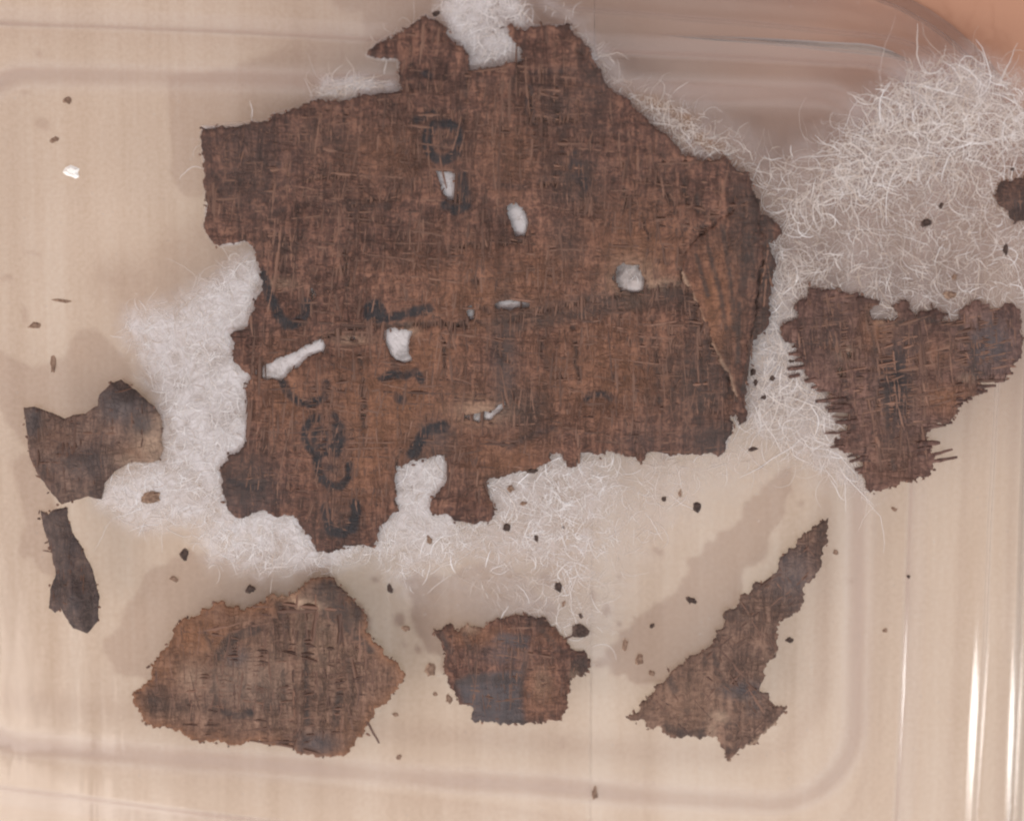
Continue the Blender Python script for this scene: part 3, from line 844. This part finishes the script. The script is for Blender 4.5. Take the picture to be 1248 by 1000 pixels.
def botl_paint(x, y, db):
    st = strokes(x, y, [([(268,796),(276,782),(288,774),(312,766)], 11, .8), ([(373,775),(374,820),(375,880)], 4, .8), ([(344,800),(347,850)], 3, .6), ([(414,845),(408,880)], 9, .7), ([(340,735),(350,765)], 6, .6),
                        ([(250,770),(264,800),(260,840)], 4, .5), ([(395,745),(420,760),(452,790)], 7, .7), ([(425,800),(430,850)], 4, .4)], 2)
    st = np.maximum(st, blobs(x, y, [(402,718,34,18,1.0),(430,745,18,24,.95),(415,735,22,14,.9),(190,855,14,14,.6),(225,860,50,10,.35),(330,855,10,8,.6)], 4))
    return dict(stain_shade=st, ink=strokes(x, y, [([(274,866),(290,871),(306,867)], 8, .7)]), blue=blobs(x, y, [(288,800,16,14,.8),(385,905,26,14,.85),(300,830,60,40,.25)], 5),
                warm=np.maximum(blobs(x, y, [(235,775,50,34,.75),(200,810,26,26,.5),(300,740,50,12,.6),(420,890,30,18,.3)], 6), .75 * np.exp(-db / 7)), pale=blobs(x, y, [(380,735,18,7,1.0),(366,732,14,6,.9),(235,825,16,16,.4),(300,825,50,30,.25),(385,780,30,40,.2),(350,725,20,5,.5)], 7))


def botl_curl(x, y):
    return 1.1 * sstep(0, 1, np.clip(((x - 372) * .62 - (y - 750) * .78) / 40, 0, 1)) + .5 * np.exp(-((x - 340) / 110) ** 2 - ((y - 830) / 50) ** 2) \
        + .45 * np.exp(-((x - 366) / 7) ** 2) + .4 * np.exp(-((x - 392) / 9) ** 2) + .35 * np.exp(-((x - 425) / 8) ** 2) + .3 * np.exp(-((x - 335) / 8) ** 2) + .3 * np.exp(-((x - 262 + .3 * (y - 820)) / 9) ** 2)


botl, _, _ = generic("papyrus_fragment", BOTL, [], M['papyrus_grey'], ZT + .02, .3,
                     "broad dome-shaped brown fragment with a curled dark upper corner and a loose thread", botl_paint, botl_curl, 5, 700, .35, light=.36, relief=.85)


def botc_paint(x, y, db):
    dark = softpoly(x, y, [(556,830),(572,822),(600,818),(634,815),(640,790),(600,780),(610,770),(645,775),(640,800),(635,840),(640,885),(570,885),(566,860)], 5)
    st = strokes(x, y, [([(562,828),(590,826),(632,828)], 9, .5), ([(634,772),(640,800),(634,845)], 5, .6), ([(534,768),(548,792)], 6, .7), ([(566,772),(575,795)], 6, .5), ([(655,760),(680,790)], 6, .5)], 2)
    st = np.maximum(st, blobs(x, y, [(708,808,14,14,.8),(650,756,16,10,.6),(640,880,40,6,.6)], 4))
    return dict(blue=np.maximum(.95 * dark, blobs(x, y, [(615,795,26,16,.7)], 4)), stain_shade=st, warm=blobs(x, y, [(660,840,26,36,.38),(580,775,40,14,.5),(670,775,20,14,.3)], 6), pale=blobs(x, y, [(574,763,10,8,.6),(660,830,10,20,.25),(700,820,5,6,.6)], 7))


botc, _, _ = generic("papyrus_fragment", BOTC, [], M['papyrus'], ZT + .05, .28, "small squarish brown fragment half covered by a blue-grey patch", botc_paint,
                     lambda x, y: .5 * np.exp(-((x - 650) / 60) ** 2 - ((y - 820) / 40) ** 2), 6, 260, .3, light=.3, relief=1.1)


def sliv_paint(x, y, db):
    st = strokes(x, y, [([(815,825),(822,840)], 7, .6), ([(868,790),(880,830),(905,850)], 4, .5), ([(812,885),(835,892),(855,892)], 9, .6), ([(872,768),(872,785)], 4, .5)], 2)
    return dict(stain_shade=np.maximum(st, blobs(x, y, [(895,742,20,14,.4),(1003,645,12,20,.5),(918,712,12,8,.5)], 4)), blue=np.maximum(blobs(x, y, [(965,700,34,40,.75),(905,840,30,12,.9),(920,860,12,14,.5)], 5), .12),
                warm=blobs(x, y, [(830,850,50,40,.22)], 6), pale=np.maximum(blobs(x, y, [(876,872,12,7,.8),(840,850,50,40,.12),(868,890,6,12,.5)], 7), .9 * (1 - sstep(1.0, 3.0, segdist(x, y, [(889,926),(925,899),(957,869)])))))


generic("papyrus_fragment", SLIV, [], M['papyrus_grey'], ZT + .02, .26, "long tapering grey-brown sliver pointing to a sharp tip", sliv_paint,
        lambda x, y: .15 + .2 * fbm(x / 40, y / 40, 3), 7, 260, .3, math.pi * .28, .3, .3)


def edge_paint(x, y, db):
    return dict(stain_shade=np.full(len(x), .55), blue=blobs(x, y, [(1245,250,14,14,.6)], 3))


generic("papyrus_fragment", EDGE, [], M['papyrus'], ZT + .15, .28, "small blackish fragment above the three-cornered piece, in pale fibres", edge_paint, None, 8, 120, .3, light=.25)


# loose thread hanging off the dome-shaped fragment
def thread(name, parent, pts, w, z, mat, tone):
    pts = np.array(pts, float); n = len(pts)
    B = P(pts[:, 0], pts[:, 1], np.full(n, z))
    V, F = [], []
    for k in range(n):
        T = B[min(k + 1, n - 1)] - B[max(k - 1, 0)]; T /= np.linalg.norm(T); S = np.array([-T[1], T[0], 0])
        for q in range(6):
            an = q * math.pi / 3
            V.append(B[k] + (S * math.cos(an) + np.array([0, 0, 1]) * math.sin(an)) * w * PX / 2 * (1 - .3 * k / n))
    for k in range(n - 1):
        for q in range(6):
            F.append((k * 6 + q, k * 6 + (q + 1) % 6, (k + 1) * 6 + (q + 1) % 6, (k + 1) * 6 + q))
    F += [tuple(range(6))[::-1], tuple((n - 1) * 6 + q for q in range(6))]
    return mesh_obj(name, V, F, mat, parent, True, {"tone": np.full(len(V), tone)})


thread("thread", botl, [(446,876),(451,885),(455,893),(459,899),(462,905)], 3.2, ZT + .3, M['frayed'], .4)
thread("thread", botc, [(688,778),(694,776),(701,773)], 2.5, ZT + .3, M['frayed'], .3)

# ------------------------------------------------------------------ tissue
TA = [(308,310),(262,342),(215,370),(162,382),(154,402),(178,445),(198,490),(206,545),(176,566),(125,585),(120,612),(170,640),(238,636),(262,685),(330,694),(400,690),(450,676),(505,700),(600,600),(500,450),(400,330)]
TB = [(455,668),(480,555),(560,530),(722,545),(728,620),(716,730),(640,690),(560,680),(505,716),(470,690)]
TD = [(720,540),(900,535),(955,470),(1030,560),(1060,600),(960,565),(860,600),(770,690),(730,800),(640,770),(500,690)]
TE1 = [(375,127),(395,98),(430,92),(500,108),(495,125)]
TE2 = [(535,12),(548,-20),(640,-20),(645,80),(570,92)]
TE3 = [(640,-20),(715,30),(768,110),(740,120),(690,25)]
TF = [(930,288),(1000,205),(1050,130),(1110,86),(1180,70),(1240,90),(1275,180),(1200,205),(1130,225),(1060,245),(980,278)]
TG = [(735,95),(850,130),(950,190),(1050,150),(1275,90),(1290,350),(1240,390),(1100,400),(960,380),(930,300),(890,200)]
TH = [(935,298),(1000,320),(970,375),(975,430),(1020,520),(1062,610),(985,565),(920,530),(895,510),(920,400)]
TBR = [(745,105),(800,110),(850,140),(900,190),(930,260),(880,200),(830,190),(780,145)]
MAINP = np.array(MAIN)


def dens_f(x, y):
    e = (fbm(x / 16, y / 16, 201) - .5) * 16 + (fbm(x / 5, y / 5, 203) - .5) * 6
    x2 = x + e; y2 = y + (fbm(x / 16 + 40, y / 16, 205) - .5) * 16
    d = .76 * softpoly(x2, y2, TA, 24)
    d = np.maximum(d, .54 * softpoly(x2 + (fbm(x / 50, y / 50, 209) - .5) * 130, y2, TB, 40))
    d = np.maximum(d, .26 * softpoly(x2, y2, TD, 36))
    d = np.maximum(d, .55 * softpoly(x2, y2, TE1, 8))
    d = np.maximum(d, .64 * softpoly(x2, y2, TE2, 18))
    d = np.maximum(d, .35 * softpoly(x2, y2, TE3, 16))
    d = np.maximum(d, .46 * softpoly(x2, y2, TF, 30))
    d = np.maximum(d, .30 * softpoly(x2, y2, TG, 30))
    d = np.maximum(d, .55 * softpoly(x2, y2, TH, 12))
    d = np.maximum(d, .45 * softpoly(x2, y2, TBR, 14))
    d = np.maximum(d, .92 * softpoly(x, y, MAINP, 3))
    d = np.maximum(d, .42 * np.exp(-((x2 + (fbm(x / 40, y / 40, 219) - .5) * 30 - 719) / 17) ** 2) * sstep(540, 570, y) * (1 - sstep(690, 760, y)))
    return d


def tissue_z(x, y):
    s = 1 - softpoly(x, y, MAINP, 8) * .8
    up = sum(softpoly(x, y, h, 2.5) for h in MAIN_HOLES) if len(x) < 300000 else 0
    return ZT + .06 + .26 * up + .26 * s * fbm(x / 26, y / 26, 301) * (.4 + .6 * fbm(x / 90, y / 90, 303))


tissue = empty("tissue_paper", (P(620, 420, ZT)[0], P(620, 420, ZT)[1], ZT))
tag(tissue, "torn white fibrous tissue paper lying under the fragments on the tray", "tissue")
st_ = 4.0
gx, gy = np.meshgrid(np.arange(96, 1300, st_), np.arange(-40, 930, st_))
x, y = gx.ravel(), gy.ravel()
dn = dens_f(x, y)
br = .75 * softpoly(x, y, TBR, 22) * sstep(.3, .6, fbm(x / 12, y / 12, 9)) + .44 * softpoly(x, y, TG, 30) + .06 * sum(softpoly(x, y, h, 4) for h in MAIN_HOLES) + .20 * softpoly(x, y, TD, 40) + .10 * softpoly(x, y, TB, 40) + .10 * softpoly(x, y, TH, 20)
br = np.maximum(br, blobs(x, y, [(770,338,40,34,.35),(185,605,8,6,.6),(560,715,70,22,.12)], 3))
V = P(x, y, np.full(len(x), ZT + .1)); V[:, 2] = tissue_z(x, y)
r_, c_ = gx.shape
idx = np.arange(r_ * c_).reshape(r_, c_)
F = np.stack([idx[:-1, :-1], idx[1:, :-1], idx[1:, 1:], idx[:-1, 1:]], -1).reshape(-1, 4)
F = F[dn[F].max(1) > .02]
u = np.unique(F); rm = np.full(len(V), -1); rm[u] = np.arange(len(u))
mesh_obj("sheet", V[u], rm[F], M['tissue'], tissue, True, {"cover": dn[u], "brown": br[u]})


def tissue_fibres(n, weight, lens, wid, curl, seed, tone, lift=.25, box=(96, -40, 1290, 900)):
    r = np.random.default_rng(seed)
    S = []
    while len(S) < n:
        p = r.uniform(box[:2], box[2:], (n * 3, 2))
        k = r.uniform(size=len(p)) < weight(p[:, 0], p[:, 1])
        S += list(p[k])
    S = np.array(S[:n])
    L = r.gamma(2.5, lens / 2.5, n) + 5
    A = r.uniform(0, 2 * math.pi, n)
    # keep fibres off the top of the big fragment
    mid = S + np.stack([np.cos(A), np.sin(A)], 1) * L[:, None]
    S, L, A = S, L, A
    o = fibre_mesh("fibres", tissue, S, L, A, wid[0] + (wid[1] - wid[0]) * r.uniform(0, 1, n) ** 2 * 1.25, lambda x, y: tissue_z(x, y) + .03, M['pale_fibre'], np.clip(r.normal(tone, .25, n), 0, 1), 7, curl, lift, seed)
    o["kind"] = "stuff"


vis = lambda x, y: (1 - softpoly(x, y, MAINP, 2))
white = lambda x, y: np.maximum(softpoly(x, y, TA, 10) * 2 - 1, np.maximum(softpoly(x + (fbm(x / 50, y / 50, 209) - .5) * 130, y, TB, 40) * 1.5 - .5, softpoly(x, y, TE2, 8) * 2 - 1)).clip(0, 1)
tissue_fibres(5200, lambda x, y: white(x, y) * vis(x, y), 10, (.25, .9), 1.1, 21, .75, .04)
tissue_fibres(6500, lambda x, y: np.clip(dens_f(x, y) - white(x, y) - .12, 0, 1) * vis(x, y), 15, (.2, .85), 1.3, 25, .35, .03)
tissue_fibres(1300, lambda x, y: (softpoly(x, y, TF, 24) * 1.6 - .6).clip(0, 1) + .08 * softpoly(x, y, TG, 30) + .4 * softpoly(x, y, TH, 14), 30, (.3, 1.25), 1.5, 22, .5, .04)
tissue_fibres(60, lambda x, y: softpoly(x, y, TB, 16), 18, (.8, 1.6), .9, 23, .9, .05)
tissue_fibres(90, lambda x, y: sum(softpoly(x, y, h, 2) for h in MAIN_HOLES), 7, (.4, 1.0), .8, 24, .7, .05)

# ------------------------------------------------------------------ crumbs
# (x, y, width, height, pale?, label, group)
G1, G2, G3 = "crumbs beside the sliver", "crumbs around the dome-shaped fragment", "crumbs close to the squarish fragment"
G4, G5, G6 = "crumbs on the tissue below the big fragment", "crumbs between the two fragments", "crumbs among the pale fibres"
G7, G8 = "specks on bare plastic", "specks on the ridged plastic"
CRUMBS = [
 (842,731,15,9,0,"wide dark crumb lying in the middle of the sliver's shadow",G1),
 (795,762,8,6,0,"very small dark crumb in the broad end of the sliver's shadow",G1),
 (762,785,7,18,1,"narrow upright brown crumb at the blunt end of the sliver's shadow",G1),
 (779,803,13,14,1,"roundish brown crumb at the lower rim of the sliver's shadow",G1),
 (794,820,8,8,1,"small pale brown crumb just off the sliver's long straight edge",G1),
 (962,779,11,8,0,"dark crumb beside the notched right side of the sliver",G1),
 (849,616,12,16,0,"largest dark crumb above the sliver's shadow, on thin tissue",G1),
 (809,608,9,7,0,"small dark crumb next to the largest crumb above the sliver's shadow",G1),
 (829,601,5,11,1,"thin brown splinter next to the largest crumb above the sliver's shadow",G1),
 (225,675,11,17,0,"upright dark crumb below the white tissue, off the dome-shaped fragment's shoulder",G2),
 (305,717,13,12,0,"round dark crumb just above the dome-shaped fragment's top edge",G2),
 (475,717,9,15,0,"upright dark crumb between the dome-shaped and the squarish fragment",G2),
 (212,705,12,8,1,"pale brown crumb in the shadow left by the dome-shaped fragment",G2),
 (482,870,9,6,1,"small brown crumb beside the loose thread of the dome-shaped fragment",G2),
 (486,922,8,6,1,"small brown crumb below the loose thread of the dome-shaped fragment",G2),
 (495,765,12,9,1,"pale brown crumb near the right point of the dome-shaped fragment",G2),
 (680,715,9,16,0,"upright dark crumb above the squarish fragment with the blue-grey patch",G3),
 (525,815,14,20,1,"large tan crumb off the left side of the squarish fragment",G3),
 (530,845,7,7,1,"tiny tan crumb below the large tan one by the squarish fragment",G3),
 (547,851,9,13,1,"tan crumb touching the lower left side of the squarish fragment",G3),
 (687,735,5,9,1,"thin brown splinter below the upright crumb above the squarish fragment",G3),
 (708,750,5,7,0,"tiny dark crumb just above the crumb hanging on a thread",G3),
 (617,642,10,12,0,"dark crumb on white tissue beside the big fragment's lower flap",G4),
 (654,655,6,10,0,"small dark crumb on white tissue beyond the big fragment's lower flap",G4),
 (638,613,9,6,1,"flat brown crumb on white tissue under the big fragment's torn bottom edge",G4),
 (623,595,9,9,1,"brown crumb touching the big fragment's torn bottom edge beside its flap",G4),
 (523,657,7,11,1,"brown crumb on tissue below the square notch of the big fragment",G4),
 (686,642,5,4,0,"smallest dark speck on the white tissue below the big fragment",G4),
 (648,573,15,9,0,"wide dark chip hanging on the big fragment's torn bottom edge",G4),
 (695,562,12,9,0,"dark chip in a bottom-edge notch of the big fragment",G4),
 (918,453,8,11,0,"upper crumb of the close pair beside the big fragment's right edge",G5),
 (921,466,7,8,0,"lower crumb of the close pair beside the big fragment's right edge",G5),
 (941,461,7,7,0,"single dark crumb between the close pair and the three-cornered fragment",G5),
 (930,484,7,7,0,"dark crumb below the close pair beside the big fragment",G5),
 (918,547,13,6,0,"flat wide dark crumb off the big fragment's lower right corner",G5),
 (964,440,7,5,0,"tiny dark crumb at the frayed left point of the three-cornered fragment",G5),
 (928,569,5,4,1,"faint brown speck under the flat crumb off the big fragment's corner",G5),
 (1128,272,14,12,0,"largest dark crumb among the pale fibres above the three-cornered fragment",G6),
 (1147,250,6,9,0,"tiny dark crumb above the largest one among the pale fibres",G6),
 (1163,337,8,8,1,"small brown crumb in fibres above the flat tan chip",G6),
 (1158,360,19,10,1,"flat tan chip at the top edge of the three-cornered fragment",G6),
 (1225,304,8,14,0,"upright dark crumb below the small blackish fragment in pale fibres",G6),
 (1234,206,5,7,0,"tiny dark speck on top of the small blackish fragment's edge",G6),
 (1108,222,7,5,1,"faint brown speck deep in the bright fibre mass",G6),
 (83,122,13,11,1,"round brown speck on bare plastic above the white fleck",G7),
 (67,170,12,8,1,"faint flat speck between the round speck and the white fleck",G7),
 (76,366,26,5,1,"long thin brown splinter on bare plastic beside the white tissue",G7),
 (42,397,16,9,1,"short brown speck on bare plastic above the horned fragment",G7),
 (1090,620,9,6,1,"pale brown speck below the tip of the three-cornered fragment",G8),
 (1107,702,5,5,0,"tiny dark speck on the thin ridge line of the tray",G8),
 (1079,768,7,6,1,"pale brown speck between the two ridge lines of the tray",G8),
 (1018,673,7,7,1,"small tan speck just beside the sliver's sharp tip",G1),
]


def crumb(name, px, py, w, h, mat, label, cat, group, z=ZT, seed=0):
    """a jagged little flake: ragged outline, domed top, flat underside"""
    r = random.Random(seed)
    n = 11
    rot = r.uniform(-.4, .4)
    rim = []
    for i in range(n):
        a_ = 2 * math.pi * (i + r.uniform(-.3, .3)) / n
        k = r.uniform(.62, 1.18)
        x, yv = math.cos(a_) * k * w / 2, math.sin(a_) * k * h / 2
        rim.append((x * math.cos(rot) - yv * math.sin(rot), x * math.sin(rot) + yv * math.cos(rot)))
    tk = min(w, h) * PX * .3
    V, F = [], []
    for (f, zz) in ((.96, 0.0), (1.0, tk * .45), (.55, tk)):
        for (x, yv) in rim:
            V.append((x * f * PX * MM, yv * f * PX * MM, (zz + (r.uniform(-.2, .25) * tk if zz > 0 else 0)) * MM))
    V.append((r.uniform(-.1, .1) * w * PX * MM, r.uniform(-.1, .1) * h * PX * MM, tk * r.uniform(.7, 1.2) * MM))
    for q in range(2):
        for i in range(n):
            j = (i + 1) % n
            F.append((q * n + i, q * n + j, (q + 1) * n + j, (q + 1) * n + i))
    for i in range(n):
        F.append((2 * n + i, 2 * n + (i + 1) % n, 3 * n))
    F.append(tuple(range(n))[::-1])
    me = bpy.data.meshes.new(name); me.from_pydata(V, [], F)
    me.materials.append(mat)
    o = bpy.data.objects.new(name, me); COL.objects.link(o)
    p = P(px, py, z)
    o.location = Vector((p[0], p[1], z)) * MM
    return tag(o, label, cat, group)


for sd, (cx, cy_, w, h, lt, label, group) in enumerate(CRUMBS, 1):
    zz = ZT + (.12 if float(dens_f(np.array([cx * 1.0]), np.array([cy_ * 1.0]))[0]) > .2 else .0)
    crumb("papyrus_crumb", cx, cy_, w, h, M['crumb_light'] if lt else M['crumb'], label, "crumb", group, zz, sd)
crumb("papyrus_crumb", 706, 768, 24, 17, M['crumb'], "dark crumb hanging on a thread at the squarish fragment's upper corner", "crumb", None, ZT + .1, 91)
crumb("papyrus_crumb", 65, 444, 8, 24, M['crumb_light'], "upright brown chip above the horned grey-brown fragment", "crumb", None, ZT, 92)
crumb("papyrus_crumb", 185, 604, 26, 17, M['crumb_light'], "greyish lump on the tissue between the horned fragment and the big one", "crumb", None, ZT + .05, 93)
crumb("papyrus_crumb", 725, 966, 9, 18, M['crumb_light'], "small dark speck over the plank joint below the squarish fragment", "crumb", None, ZT, 94)
crumb("papyrus_crumb", 531, 17, 10, 8, M['crumb'], "tiny dark crumb at the tip of the big fragment's hooked tab", "crumb", None, ZT + .15, 95)
crumb("white_fleck", 88, 209, 20, 17, M['fleck'], "single bright white fleck on the bare plastic", "fleck", None, ZT, 99)
